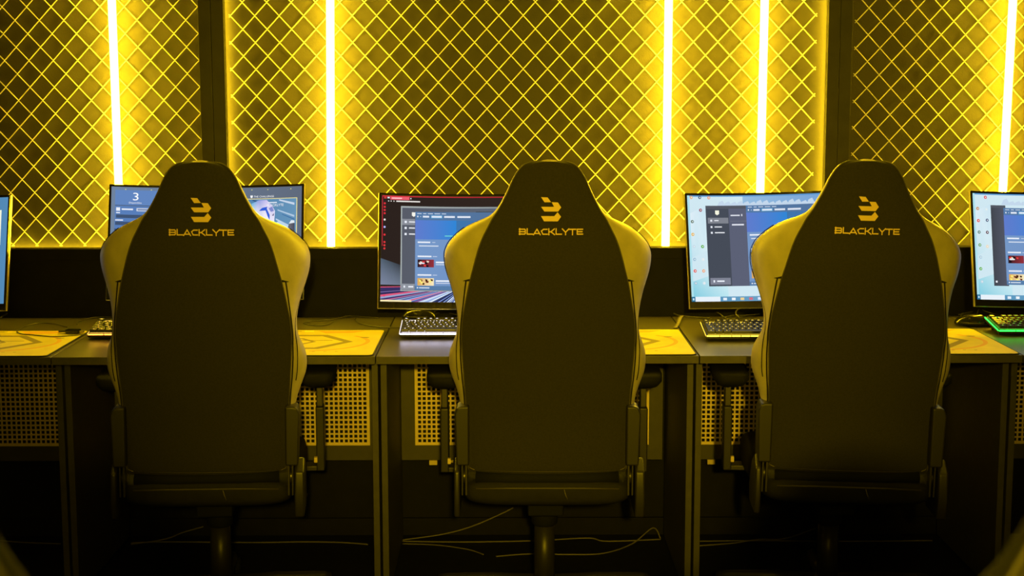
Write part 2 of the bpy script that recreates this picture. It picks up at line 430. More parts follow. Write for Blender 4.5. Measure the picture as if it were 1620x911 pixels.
class Screen:
    def __init__(s): s.v = []; s.f = []; s.c = []; s.k = 0
    def quad(s, x0, y0, x1, y1, c, c2=None, c3=None):
        """rectangle in screen fractions; c left colour, c2 right colour"""
        cl = lin(c); cr = lin(c2) if c2 else cl
        s.put([(x0, y0), (x1, y0), (x1, y1), (x0, y1)], [cl, cr, cr, cl])
    def put(s, pts, cols):
        s.k += 1; off = .0002+s.k*.00001
        pts = [(min(max(x, 0), 1), min(max(y, 0), 1)) for x, y in pts]
        for k, pl in clip_cols(pts, cols):
            b = len(s.v); s.cell = k
            for (p, c) in pl:
                A, B = curve_pt(k/24, p[1], off), curve_pt((k+.9999)/24, p[1], off)
                s.v.append(A.lerp(B, (p[0]*24-k)/.9999)); s.c.append(c)
            s.f.append(tuple(range(b, b+len(pl))))
    def poly(s, pts, c, cs=None):
        s.put(pts, [lin(q) for q in (cs if cs else [c]*len(pts))])
    def text(s, txt, x0, y0, x1, y1, c):
        s.k += 1; off = .0003+s.k*.00001
        vs, fs = text_mesh(txt); b = len(s.v)
        for (x, y) in vs:
            s.v.append(curve_pt(x0+(x1-x0)*x, y1+(y0-y1)*y, off)); s.c.append(lin(c))
        s.f += [tuple(i+b for i in f) for f in fs]
    def build(s, parent, loc_m):
        me = bpy.data.meshes.new('screen'); me.from_pydata([tuple(v) for v in s.v], [], s.f)
        at = me.color_attributes.new('pic', 'FLOAT_COLOR', 'POINT')
        for i, c in enumerate(s.c): at.data[i].color = (*c, 1)
        me.materials.append(MT['screen'])
        o = bpy.data.objects.new('screen', me); COL.objects.link(o); o.parent = parent; o.matrix_local = loc_m
        return o
def text_mesh(txt):                                  # text outline scaled to a unit box
    c = bpy.data.curves.new('t', 'FONT'); c.body = txt; c.resolution_u = 3
    o = bpy.data.objects.new('t', c); COL.objects.link(o)
    bpy.context.view_layer.update()
    me = o.to_mesh(); vs = [(v.co.x, v.co.y) for v in me.vertices]; fs = [tuple(p.vertices) for p in me.polygons]
    o.to_mesh_clear(); bpy.data.objects.remove(o)
    a, b = min(v[0] for v in vs), max(v[0] for v in vs); d, e_ = min(v[1] for v in vs), max(v[1] for v in vs)
    return [((x-a)/(b-a), (y-d)/(e_-d)) for x, y in vs], fs

def px_map(l, t, w_, h, shear=0):
    X = lambda x, y=0: (x-l-shear*(y-t))/w_
    Y = lambda y: (y-t)/h
    return X, Y
W_ = (235, 240, 250)
def launcher(s, X, Y, cx, hy, y_ban0, y_ban1, y_end, xr, sc=1.0):
    """content window: cx left px, hy header top px ... colours as on the photo's screens"""
    s.quad(X(cx, hy), Y(hy), X(xr, hy), Y(y_end), (118, 152, 200), (108, 140, 190))
    s.quad(X(cx, hy), Y(hy), X(xr, hy), Y(y_ban0), (84, 122, 168), (84, 110, 145))
    xb = cx+ (xr-cx)*.32
    s.quad(X(cx, y_ban0), Y(y_ban0), X(xb, y_ban0), Y(y_ban1), (96, 124, 205), (48, 134, 214))
    s.quad(X(xb, y_ban0), Y(y_ban0), X(xr, y_ban0), Y(y_ban1), (62, 118, 175), (84, 104, 126))
    x = cx+3
    for wd in (7, 5, 8, 9, 7): s.quad(X(x), Y(hy+2), X(x+wd), Y(hy+3.4), (190, 205, 225)); x += wd+2.5
    x = cx+12
    for i, wd in enumerate((10, 16, 17, 21)):
        if i == 1: s.quad(X(x-1), Y(hy+5.2), X(x+wd+1), Y(hy+9.8), (95, 170, 215))
        s.quad(X(x), Y(hy+6), X(x+wd), Y(hy+8.8), (225, 232, 245)); x += wd+4
    s.quad(X(cx+3), Y(hy+6.2), X(cx+4.8), Y(hy+8.4), W_); s.quad(X(cx+8), Y(hy+6.8), X(cx+9), Y(hy+8), W_)
    s.quad(X(cx+47), Y(y_ban1-6.2), X(cx+66), Y(y_ban1-5), (120, 230, 215))
    y = y_ban1+3.5
    s.quad(X(cx+4), Y(y), X(cx+24), Y(y+2.2), W_); s.quad(X(cx+27), Y(y+.6), X(cx+32), Y(y+1.8), (190, 205, 230))
    s.quad(X(cx+6), Y(y+6), X(cx+37), Y(y+7.6), (215, 225, 240))
    for i, yy in enumerate((y+22, y+51)):
        if yy > y_end-14: break
        s.quad(X(cx+4), Y(yy), X(cx+26), Y(yy+2.2), W_); s.quad(X(cx+28), Y(yy+.5), X(cx+35), Y(yy+1.8), (190, 205, 230))
        a, b = yy+6, min(yy+18, y_end-7)
        s.quad(X(cx+4), Y(a), X(cx+30), Y(b), ((40, 30, 35), (225, 170, 80))[i], ((150, 50, 60), (250, 235, 190))[i])
        for q in range(9):
            xq = cx+5+random.random()*20; yq = a+1+random.random()*(b-a-4); cc = (((230, 60, 60), (240, 220, 200), (20, 15, 20)), ((110, 50, 20), (60, 30, 15), (255, 240, 120)))[i][q % 3]
            s.poly([(X(xq), Y(yq)), (X(xq+4.2), Y(yq+.7)), (X(xq+3.4), Y(yq+3.4)), (X(xq+.8), Y(yq+2.8))], cc)
        if i == 0: s.quad(X(cx+6), Y(a+5), X(cx+15), Y(a+6.8), W_)
        s.quad(X(cx+33), Y(a+3), X(cx+60), Y(a+5.4), W_); s.quad(X(cx+33), Y(a+7), X(cx+56), Y(a+8.4), (205, 215, 235))
    s.quad(X(cx), Y(y_end-6.5), X(xr), Y(y_end), (88, 126, 170))
    s.quad(X(cx+3), Y(y_end-4.6), X(cx+5), Y(y_end-2.6), W_); s.quad(X(cx+6.5), Y(y_end-4.3), X(cx+23), Y(y_end-2.7), (215, 225, 240))

def pic_browser(s):                                  # monitor behind the middle chair
    X, Y = px_map(601, 312.5, 303, 165.5)
    s.quad(0, 0, 1, 1, (44, 34, 30), (52, 40, 34))
    s.poly([(0, Y(411)), (X(633), Y(421)), (X(633), Y(452)), (0, Y(452))], (110, 130, 150), [(80, 95, 110), (55, 58, 64), (110, 122, 140), (125, 135, 160)])
    ax, ay = 738, 450.5
    rr = random.Random(3); q = 2.0
    pink = [(200, 110, 150), (60, 50, 105), (225, 90, 125), (120, 105, 160), (90, 100, 150), (150, 80, 150), (150, 165, 205), (50, 45, 90)]
    blue = [(205, 222, 245), (50, 62, 110), (150, 175, 225), (34, 40, 74), (120, 140, 205), (225, 238, 250), (70, 90, 160), (24, 26, 50)]
    def hit(q):
        dx, dy = -math.cos(R(q)), math.sin(R(q)); t = min((479.5-ay)/dy, (ax-600.5)/-dx if dx < -1e-6 else 1e9)
        return ax+dx*t, ay+dy*t
    k = 0
    while q < 100:
        wd = rr.uniform(.35, 1.3) if q < 20 else rr.uniform(.7, 2.6); c = rr.choice(pink if q < 13 or (q < 24 and rr.random() < .5) else blue)
        a0, a1 = hit(q), hit(min(q+wd, 100)); pl = [(ax, ay), a0]
        if q < math.degrees(math.atan2(479.5-ay, ax-600.5)) < q+wd: pl.append((600.5, 479.5))
        pl.append(a1); pf = [(X(x), Y(y)) for x, y in pl]
        s.poly(pf, c); q += wd
    s.quad(0, .985, X(650), 1, (250, 235, 180))
    s.quad(X(603), Y(313.2), 1, Y(314.6), (225, 50, 60), (150, 30, 40)); s.quad(X(602.6), Y(313.2), X(603.6), Y(392), (205, 45, 60))
    s.quad(X(605.5), Y(314.8), X(609.5), Y(318), (200, 60, 60)); s.quad(X(611), Y(315.2), X(614.5), Y(317.5), W_)
    s.quad(X(615.5), Y(314.6), X(646), Y(319.4), (235, 95, 110)); s.quad(X(618), Y(316), X(634), Y(317.8), (255, 200, 205)); s.quad(X(647.5), Y(316), X(649), Y(318), W_)
    for x in (612, 616, 620.5): s.quad(X(x), Y(320.8), X(x+1.6), Y(322.4), (230, 225, 220))
    s.quad(X(625), Y(320.6), X(663), Y(322.6), (235, 230, 225))
    for y, c in ((325.5, (225, 50, 60)), (331, (225, 50, 60)), (336, (225, 50, 60)), (341, (225, 50, 60)), (351, (240, 230, 225)), (362.5, (190, 190, 255)), (374.5, (230, 55, 60)), (386, (230, 55, 60)), (391, (230, 60, 60)), (396, (230, 60, 60)), (469, (230, 70, 110))):
        s.poly([(X(606.7+1.7*math.cos(q*.785)), Y(y+1.7*math.sin(q*.785))) for q in range(8)], c)
    s.quad(X(632.5), Y(329), X(880), Y(461.5), (168, 176, 176), (120, 128, 134))
    s.quad(X(634.5), Y(331.5), X(878), Y(460), (88, 92, 104), (96, 106, 122))
    s.quad(X(634.5), Y(349), X(655), Y(358.5), (138, 142, 152))
    for y in (352, 361.5, 371): s.quad(X(638.5), Y(y), X(642), Y(y+3.4), W_); s.quad(X(645.5), Y(y+.6), X(655), Y(y+2.6), (225, 228, 235))
    s.poly([(X(650), Y(338.5)), (X(656), Y(338.5)), (X(656), Y(343.5)), (X(653), Y(345.5)), (X(650), Y(343.5))], (245, 245, 235))
    s.quad(X(633), Y(450), X(655), Y(459.5), (145, 150, 160)); s.quad(X(637.5), Y(453), X(640), Y(456), W_); s.quad(X(645), Y(453.4), X(653), Y(455.6), W_)
    s.quad(X(752), Y(336.5), X(868), Y(338.3), (60, 64, 62))
    launcher(s, X, Y, 655.5, 337.5, 350.5, 380.5, 459.5, 860)

def icons(s, X, Y, lst):
    for x, y, c in lst:
        s.poly([(X(x+2.6*math.cos(q*.785), y), Y(y+2.6*math.sin(q*.785))) for q in range(8)], c)
        s.poly([(X(x+1.1*math.cos(q*.785)+.3, y), Y(y+1.1*math.sin(q*.785))) for q in range(8)], (235, 240, 240))
def desktop_bg(s, X, Y, l, t, b):
    s.quad(0, 0, 1, 1, (208, 232, 242), (214, 236, 246))
    s.poly([(0, .82), (.2, .7), (.2, 1), (0, 1)], 0, [(150, 215, 230), (225, 242, 248), (180, 228, 240), (120, 200, 222)])
    s.poly([(0, .18), (.1, .1), (.12, .5), (0, .6)], 0, [(225, 240, 248), (200, 228, 242), (222, 240, 246), (190, 226, 238)])
    s.quad(0, 0, 1, .012, (90, 150, 205)); s.quad(.0, .0, .012, 1, (175, 225, 235))
    s.quad(.3, .012, 1, .09, (150, 190, 225), (90, 140, 205), None)
    for k in range(26):
        x = .18+k*.034; h = .03+.03*random.random()
        s.poly([(x-.02, .105), (x-.008, .105-h*.8), (x+.012, .1-h), (x+.03, .105)], (196, 216, 236))
    s.quad(0, 1-.045, 1, 1, (232, 242, 250)); s.quad(0, 1-.045, .02, 1, (30, 110, 150)); s.quad(.006, 1-.032, .014, 1-.012, (200, 230, 245))
    s.quad(.155, 1-.045, 1, 1, (90, 150, 190), (150, 190, 215))
    for k, c in enumerate(((230, 240, 250), (240, 245, 250), (240, 210, 150), (215, 110, 130), (220, 230, 250), (245, 250, 250), (90, 190, 220))):
        s.quad(.17+k*.046, 1-.034, .17+k*.046+.02, 1-.01, c)
def pic_desktop(s):                                  # monitor behind the right chair
    X0, Y = px_map(1092, 309.8, 303, 165.7); X = lambda x, y=330: X0(x)-.0
    desktop_bg(s, X, Y, 0, 0, 0)
    icons(s, lambda x, y=0: X0(x)-(y-310)*.053/303, Y, ((1099, 313, (235, 170, 90)), (1113, 313, (50, 80, 120)), (1128, 313.5, (240, 150, 110)), (1114.5, 333, (150, 30, 70)), (1101, 351, (80, 110, 90)), (1102, 371, (235, 180, 60)), (1104, 390, (195, 220, 235)), (1118, 390, (80, 175, 40)), (1105, 410, (150, 190, 215)), (1119, 410, (225, 235, 240)), (1106, 428, (230, 70, 60)), (1120, 428, (240, 160, 110)), (1107, 447, (160, 195, 215)), (1121, 447, (215, 232, 240))))
    XS = lambda x, y=0: X0(x)-(max(y, 326)-310)*.053/303
    s.poly([(X0(1121.5), Y(326)), (X0(1192), Y(326)), (X0(1192), Y(452)), (X0(1121.5), Y(452))], (70, 76, 88))
    s.quad(X0(1159), Y(326), X0(1192), Y(452), (92, 97, 118)); s.quad(X0(1121.5), Y(326), X0(1192), Y(331), (84, 88, 98))
    s.quad(X0(1124.5), Y(345), X0(1158), Y(354), (128, 132, 142)); s.quad(X0(1124), Y(439), X0(1157), Y(449.5), (128, 132, 148))
    s.poly([(X0(1137), Y(333.5)), (X0(1143.5), Y(333.5)), (X0(1143.5), Y(339)), (X0(1140), Y(341)), (X0(1137), Y(339))], (245, 245, 225))
    for y, wd in ((348, 7), (358, 12), (367, 16)): s.quad(X0(1128.5), Y(y), X0(1131.5), Y(y+3), W_); s.quad(X0(1135), Y(y+.5), X0(1135+wd), Y(y+2.3), (225, 228, 235))
    s.quad(X0(1129), Y(442.5), X0(1131.5), Y(446), W_); s.quad(X0(1135), Y(443), X0(1147), Y(445.2), W_)
    s.quad(X0(1162), Y(340.5), X0(1177), Y(342.5), (220, 224, 235)); s.quad(X0(1179.5), Y(339.5), X0(1181), Y(342.8), W_)
    s.quad(X0(1163.5), Y(355), X0(1183), Y(357.3), (225, 228, 240)); s.quad(X0(1161), Y(350.3), X0(1191), Y(350.9), (120, 124, 140))
    launcher(s, lambda x, y=0: X0(x), Y, 1187.5, 326, 337.5, 368, 452, 1392)
def pic_desktop2(s):                                 # monitor at the right edge
    X0, Y = px_map(1537, 308, 303, 165.5)
    desktop_bg(s, X0, Y, 0, 0, 0)
    icons(s, lambda x, y=0: X0(x)-(y-308)*.09/303, Y, ((1559.5, 314, (230, 60, 70)), (1547, 332, (200, 130, 60)), (1562, 333, (215, 235, 240)), (1549, 351, (230, 60, 60)), (1564, 350, (60, 80, 120)), (1551, 369, (70, 120, 110)), (1565, 369, (90, 30, 60)), (1553, 389, (90, 160, 90)), (1566, 391, (240, 220, 190)), (1555, 408, (170, 205, 225)), (1556, 426, (80, 175, 40)), (1559, 446, (190, 215, 230))))
    s.quad(X0(1567), Y(326), X0(1592), Y(452), (66, 70, 78), (84, 88, 104)); s.quad(X0(1567), Y(326), X0(1592), Y(330), (84, 88, 98))
    s.quad(X0(1570), Y(444), X0(1573), Y(447), W_)
    launcher(s, lambda x, y=0: X0(x), Y, 1588.5, 330, 341, 373, 450, 1830)
def pic_event(s):                                    # monitor behind the left chair
    X, Y = px_map(174, 300, 304, 172)
    s.quad(0, 0, 1, 1, (112, 132, 158), (96, 106, 124))
    s.quad(X(180), Y(305), X(300), Y(329.5), (98, 134, 192)); s.text('3', X(207.5), Y(309), X(216), Y(321.5), (250, 252, 255))
    s.text('Disponibles', X(201.5), Y(324), X(221), Y(327.6), (240, 244, 250))
    s.quad(X(180), Y(329.5), X(300), Y(330.4), (58, 78, 110))
    s.quad(X(180), Y(331), X(300), Y(420), (88, 126, 186))
    s.quad(X(182), Y(333.5), X(188), Y(339), W_); s.quad(X(190.5), Y(335), X(208), Y(337.4), (235, 240, 250)); s.quad(X(213.5), Y(334), X(234), Y(339), (215, 220, 232)); s.quad(X(215), Y(335.2), X(232), Y(337.8), (120, 140, 180))
    s.quad(X(182), Y(341), X(188), Y(343), (225, 232, 245)); s.quad(X(182), Y(345), X(250), Y(350.5), (64, 84, 116))
    s.quad(X(181), Y(353), X(193), Y(355), (225, 232, 245)); s.quad(X(181), Y(356.5), X(250), Y(362), (64, 84, 116))
    s.quad(X(180), Y(368), X(250), Y(373.5), (64, 84, 116))
    s.text('THE CHALLENGE', X(399), Y(313.6), X(432), Y(316.6), (245, 247, 250)); s.poly([(X(393.5), Y(313)), (X(397.5), Y(313)), (X(397.3), Y(316)), (X(395.5), Y(317.6)), (X(393.7), Y(316))], (245, 247, 250))
    a, b, c, d = X(330), Y(318.4), X(470.5), Y(440)
    s.quad(a, b, c, d, (245, 230, 150)); s.quad(a, b+.006, c-.004, d, (62, 118, 172), (104, 150, 186))
    def q(x, y): return (X(370+x/7.923), Y(285+y/7.923))
    for (x0, y0, x1, y1, th, cc) in ((560, 280, 760, 330, 30, (200, 215, 235)), (540, 410, 760, 490, 26, (175, 200, 225)), (520, 525, 700, 620, 34, (190, 212, 235)), (215, 275, 300, 300, 26, (60, 90, 130)), (600, 470, 765, 540, 14, (60, 110, 165))):
        s.poly([q(x0, y0), q(x1, y1), q(x1, y1+th), q(x0, y0+th*.6)], cc)
    s.poly([q(200, 330), q(300, 285), q(400, 285), q(470, 360), q(508, 430), q(500, 560), q(430, 620), q(250, 520)], 0, [(110, 190, 225), (150, 160, 225), (205, 195, 240), (200, 190, 235), (225, 225, 250), (240, 235, 250), (250, 250, 255), (255, 255, 255)])
    s.poly([q(300, 425), q(340, 385), q(410, 372), q(400, 395), q(440, 480), q(440, 545), q(415, 500), q(385, 420)], (52, 96, 215))
    s.poly([q(425, 395), q(470, 372), q(495, 430), q(455, 440)], (130, 140, 205)); s.poly([q(470, 490), q(495, 455), q(492, 490)], (60, 60, 110))
    s.poly([q(500, 590), q(560, 560), q(680, 640), q(700, 700), q(520, 640)], (185, 215, 240))
    s.poly([q(680, 640), q(705, 575), q(765, 575), q(768, 740), q(720, 720)], 0, [(80, 90, 100), (105, 100, 105), (70, 75, 90), (60, 70, 95), (110, 120, 135)])
    s.poly([q(690, 600), q(720, 555), q(760, 560), q(765, 590)], (225, 235, 245))
    s.text('BLACKLYTE', X(421), Y(327.6), X(448), Y(331.6), (250, 250, 252)); s.quad(X(422), Y(324.6), X(437), Y(326.2), (235, 240, 248))
    for x in (195, 235, 395, 421, 459): s.quad(X(x), Y(303.2), X(x+1.6), Y(304.6), (225, 225, 120))
def pic_plain(s):                                    # monitor at the left edge
    s.quad(0, 0, 1, 1, (62, 112, 160), (84, 138, 182)); s.quad(.5, .12, .965, .45, (238, 242, 220)); s.quad(.5, .5, .95, .52, (150, 190, 225))
    s.quad(.55, .6, .9, .62, (200, 220, 240))

def make_monitor(label, pic, pxl, pxt, pxb, tilt=15.5, roll=0, yaw=0, right=False):
    """pxl: pixel x of the case's left (or right) top corner, pxt its pixel y"""
    Yt = 4.665
    lt = P(pxl, pxt, Yt); bz = .0065; chin = .021
    wo = SW/2+bz
    xc = lt.x-wo if right else lt.x+wo
    ht = SH+bz+chin
    zt = lt.z; tl = R(tilt)
    # local frame: origin at the middle of the case's lower edge
    zb = zt-ht*math.cos(tl); yb = Yt+.02-ht*math.sin(tl)+.0
    yc = 4.70
    t = thing('monitor', label, 'monitor', (xc, yc, .7505), R(yaw))
    MM = Matrix.Translation((0, yb-yc+.02, zb-.7505)) @ Matrix.Rotation(R(roll), 4, 'Y') @ Matrix.Rotation(-tl, 4, 'X')
    # case: curved slab
    def slab(u0, u1, v0, v1, f, bk, n=24):
        m = MB(); vs = []; fs = []
        for i in range(n+1):
            x = u0+(u1-u0)*i/n; a = x/RC
            for (z, off) in ((v0, f), (v1, f), (v1, bk), (v0, bk)):
                vs.append((math.sin(a)*(RC-off), -(1-math.cos(a))*RC-off*math.cos(a), z))
        for i in range(n):
            for j in range(4): fs.append((i*4+j, i*4+(j+1) % 4, (i+1)*4+(j+1) % 4, (i+1)*4+j))
        fs += [(3, 2, 1, 0), (n*4, n*4+1, n*4+2, n*4+3)]
        return m.add(vs, fs)
    case = slab(-wo, wo, 0, ht, 0, -.016)
    c = case.build('case', 'plastic', t, bevel=.0015); c.matrix_local = MM
    bb = slab(-wo*.62, wo*.62, .05, ht*.78, -.016, -.05).build('rear_housing', 'plastic', c, bevel=.008)
    z0 = chin
    m = MB()
    for piece in (slab(-wo, wo, 0, chin-.001, .0024, 0), slab(-wo, wo, ht-bz+.0015, ht, .0024, 0, 24), slab(-wo, -wo+bz-.001, 0, ht, .0024, 0, 2), slab(wo-bz+.001, wo, 0, ht, .0024, 0, 2)):
        m.add(piece.v, piece.f)
    m.build('bezel', 'gloss', c)
    rim = slab(-wo-.001, wo+.001, -.001, ht+.001, -.003, -.012).build('rim', 'silver', c, bevel=.001)
    s = Screen(); pic(s)
    so = s.build(c, Matrix.Translation((0, 0, chin)))
    # stand: neck and two splayed feet
    nz = zb-.7505
    ny = yb-yc+.02
    MB().tube([(0, .075, .012), (0, .085, .10), (0, ny+.095, nz+.14)], [.019, .016, .017], 12).build('neck', 'metal', t, smooth=True)
    for sx in (-1, 1):
        MB().tube([(0, .075, .012), (sx*.035, .04, .014), (sx*.13, -.12, .005)], [.010, .008, .005], 10).build('foot', 'silver', t, smooth=True)
    MB().lathe((0, .075, 0), [(.03, 0), (.032, .006), (.025, .018), (.012, .024)], 20).build('hub', 'metal', t, smooth=True)
    return t
make_monitor('curved monitor at the left edge, only its right rim in view', pic_plain, 16, 313, 0, right=True)
make_monitor('curved monitor behind the left gaming chair showing a 3 and an event picture', pic_event, 171.5, 296, 0, yaw=1)
make_monitor('curved monitor behind the middle chair with a red-edged dark browser', pic_browser, 598.5, 309.5, 0)
make_monitor('curved monitor behind the right gaming chair with a pale desktop', pic_desktop, 1088, 306, 0, roll=-1.6)
make_monitor('curved monitor at the right edge showing a pale desktop with icons', pic_desktop2, 1535.5, 306.5, 0)

# ------------------------------------------------------------------ keyboards
def key_mesh(wd, lg=.6):
    m = MB(); a = wd*.01905-.0008; b = .01825; h = .0085
    vs = []
    for (ix, iy, z) in ((0, 0, 0), (.0006, .0005, .004), (.0022, .002, h)):
        vs += [(-a/2+ix, -b/2+iy, z), (a/2-ix, -b/2+iy, z), (a/2-ix, b/2-iy+.0004, z), (-a/2+ix, b/2-iy+.0004, z)]
    fs = [(3, 2, 1, 0), (8, 9, 10, 11)]
    for k in (0, 4):
        for j in range(4): fs.append((k+j, k+(j+1) % 4, k+4+(j+1) % 4, k+4+j))
    m.add(vs, fs); e = .0032*lg
    if wd < 3: m.add([(-e, -.001, h+.0001), (e, -.001, h+.0001), (e, .0045, h+.0001), (-e, .0045, h+.0001)], [(0, 1, 2, 3)], 1)
    return m
ROWS = [(5, [(0, 1), (2, 1), (3, 1), (4, 1), (5, 1), (6.5, 1), (7.5, 1), (8.5, 1), (9.5, 1), (11, 1), (12, 1), (13, 1), (14, 1), (15.25, 1), (16.25, 1), (17.25, 1)]),
        (4, [(i, 1) for i in range(13)]+[(13, 2), (15.25, 1), (16.25, 1), (17.25, 1)]),
        (3, [(0, 1.5)]+[(1.5+i, 1) for i in range(12)]+[(13.5, 1.5), (15.25, 1), (16.25, 1), (17.25, 1)]),
        (2, [(0, 1.75)]+[(1.75+i, 1) for i in range(11)]+[(12.75, 2.25)]),
        (1, [(0, 2.25)]+[(2.25+i, 1) for i in range(10)]+[(12.25, 2.75), (16.25, 1)]),
        (0, [(0, 1.25), (1.25, 1.25), (2.5, 1.25), (3.75, 6.25), (10, 1.25), (11.25, 1.25), (12.5, 1.25), (13.75, 1.25), (15.25, 1), (16.25, 1), (17.25, 1)])]
KM = {}
def make_keyboard(label, px, py, glow):
    p = PZ(px, py, .7505)
    t = thing('keyboard', label, 'keyboard', (p.x, p.y, .7505), 0, 'gaming keyboards on the desks')
    Wk, Dk = .3575, .138
    tilt = R(8.5)
    TM = Matrix.Translation((0, .002, .006)) @ Matrix.Rotation(tilt, 4, 'X')
    MB().ext(0, Wk, 0, Dk, 0, .012).build('case', 'plastic', t, bevel=.002).matrix_local = TM
    MB().ext(.0035, Wk-.0035, .0035, Dk-.0035, .0121, .0135).build('plate', 'metal', t).matrix_local = TM
    MB().ext(.006, Wk-.006, .006, Dk-.006, .0136, .0139).build('backlight', glow+'b', t).matrix_local = TM
    g = MB(); q = .002
    while q < Wk-.012:
        wd = random.uniform(.025, .05); x2 = min(q+wd, Wk-.002); g.add([(q, -.0006, .0085), (x2, -.0006, .0085), (x2, -.0006, .0130), (q, -.0006, .0130)], [(0, 1, 2, 3)]); q += wd+.0022
    g.build('light_strip', glow, t).matrix_local = TM
    g = MB(); g.ext(-.0012, .0004, .001, Dk-.002, .0095, .0130); g.ext(Wk-.0004, Wk+.0012, .001, Dk-.002, .0095, .0130)
    g.build('side_light', glow if glow == 'rgb_g' else glow+'b', t).matrix_local = TM
    for x in (.03, Wk-.03): MB().ext(x-.012, x+.012, Dk*.86, Dk*.9, 0.0002, .020).build('foot', 'rubber', t)
    for r, keys in ROWS:
        y = .0135+r*.01905+(.006 if r == 5 else 0)
        for (k0, wd) in keys:
            kk = (glow, wd, r == 5)
            if kk not in KM:
                KM[kk] = key_mesh(wd, 1 if r == 5 else .55).build('keycap', ['key', glow+'b'], t); o = KM[kk]
            else:
                o = KM[kk].copy(); COL.objects.link(o); o.parent = t
            o.matrix_local = TM @ Matrix.Translation((.0045+(k0+wd/2)*.01905, y, .0155))
    # lit gaps shine between the keys
    return t
KB_Y = {}
KBS = [('black keyboard with an orange light strip, its corner peeking out left of the left chair', 138.5, 537.6, 'rgb_o'),
       ('black keyboard with a white light strip, left of the middle chair', 632.0, 536.8, 'rgb_w'),
       ('black keyboard with a yellow-lit front, left of the right gaming chair', 1117.0, 540.2, 'rgb_y'),
       ('black keyboard with a bright green light strip at the right edge', 1579.5, 531.6, 'rgb_g')]
for a in KBS: make_keyboard(*a)

# ------------------------------------------------------------------ mice and small things on the desks
def make_mouse(label, px, py, rz=0):
    p = PZ(px, py, .7505)
    t = thing('computer_mouse', label, 'mouse', (p.x, p.y, .7505), rz, 'mice behind the keyboards')
    m = MB(); n = 20; vs = []; fs = []
    lv = [(1.0, .001), (1.06, .008), (1.0, .017), (.86, .026), (.62, .034), (.3, .0385)]
    for s_, z in lv:
        for j in range(n):
            q = 2*math.pi*j/n
            x = .032*s_*math.copysign(abs(math.cos(q))**.8, math.cos(q)); y = .058*s_*math.copysign(abs(math.sin(q))**.8, math.sin(q))
            vs.append((x, y-.004*(z/.038), z))
    for i in range(len(lv)-1):
        for j in range(n): fs.append((i*n+j, i*n+(j+1) % n, (i+1)*n+(j+1) % n, (i+1)*n+j))
    fs += [tuple(range(n-1, -1, -1)), tuple((len(lv)-1)*n+j for j in range(n))]
    m.add(vs, fs).build('shell', 'gloss', t, smooth=True, sub=1)
    MB().lathe((-.004, .03, .031), [(.008, 0), (.0095, .002), (.0095, .006), (.008, .008)], 14, axis='X').build('scroll_wheel', 'rubber', t, smooth=True)
    MB().tube([(sgn*.0, .0, 0) for sgn in (0,)]+[(0, 0, 0)], .001) if False else None
    m2 = MB(); m2.tube([(-.034*math.cos(R(q)), -.058*math.sin(R(q)), .012) for q in range(-70, 71, 10)], .0015, 6); m2.build('trim_line', 'metal', t, smooth=True)
    return t
make_mouse('dark glossy mouse right of the right gaming chair, beside the green-lit keyboard', 1539, 515, R(78))
make_mouse('dark glossy mouse behind the white-lit keyboard, under the monitor', 663, 505, R(82))

def cable(name_pts, r, label, m='cable', cat='cable', seg=8, parent=None, name='cable', group=None):
    o = MB().tube(spline(name_pts, seg), r, 7).build(name, m, parent, smooth=True)
    if not parent: tag(o, label, cat, group)
    return o
def DZ(px, py, h=.003): return PZ(px, py, .7505+h)
cable([DZ(106, 517.5), DZ(86, 512.5), DZ(65, 511), DZ(48, 513.5), DZ(34, 519), DZ(27, 524.5, .006), DZ(34, 528, .006), DZ(50, 529.5, .006), DZ(70, 531.5, .006), DZ(86, 532.5, .006), DZ(110, 531, .006), DZ(134, 529.5)], .0016, 'thin black cable looping over the yellow mat at the left edge')
cable([DZ(122, 513), DZ(126, 508), DZ(140, 503.5), DZ(160, 501.5), DZ(185, 502)], .0018, 'thin cable curving behind the orange-lit keyboard')
# plug block beside the orange-lit keyboard
t = thing('usb_hub', 'small black plug block on the mat beside the orange-lit keyboard', 'hub', tuple(PZ(116, 527.3, .7548)), R(-8))
MB().ext(-.022, .022, -.012, .012, 0, .013).build('body', 'gloss', t, bevel=.003)
MB().ext(-.046, -.022, -.006, .006, .003, .009).build('plug', 'metal', t, bevel=.001)
MB().ext(.022, .036, -.005, .005, .003, .009).build('socket', 'silver', t, bevel=.001)
cable([DZ(528, 508), DZ(519, 513), DZ(506, 515), DZ(490, 513.5), DZ(480, 511), DZ(490, 508), DZ(508, 507), DZ(524, 505.5), DZ(540, 502), DZ(549, 500, .008), DZ(560, 500), DZ(580, 501.5), DZ(600, 503)], .0018, 'thin cable looping on the desk behind the mat right of the left chair')
cable([DZ(563, 503, .012), DZ(562, 506), DZ(567, 510.5), DZ(578, 513.5), DZ(592, 516), DZ(610, 518), DZ(634, 518.5)], .0018, 'thin cable running over the desk seam to the white-lit keyboard')
cable([DZ(676, 500, .01), DZ(690, 495.5, .012), DZ(705, 494.5, .012), DZ(722, 498, .008), DZ(740, 503)], .0022, 'cable arching behind the white-lit keyboard, beside the glossy mouse')
cable([DZ(670, 499, .008), DZ(684, 493, .02), DZ(700, 491, .016), DZ(716, 493)], .0016, 'cable under the monitor behind the middle chair')
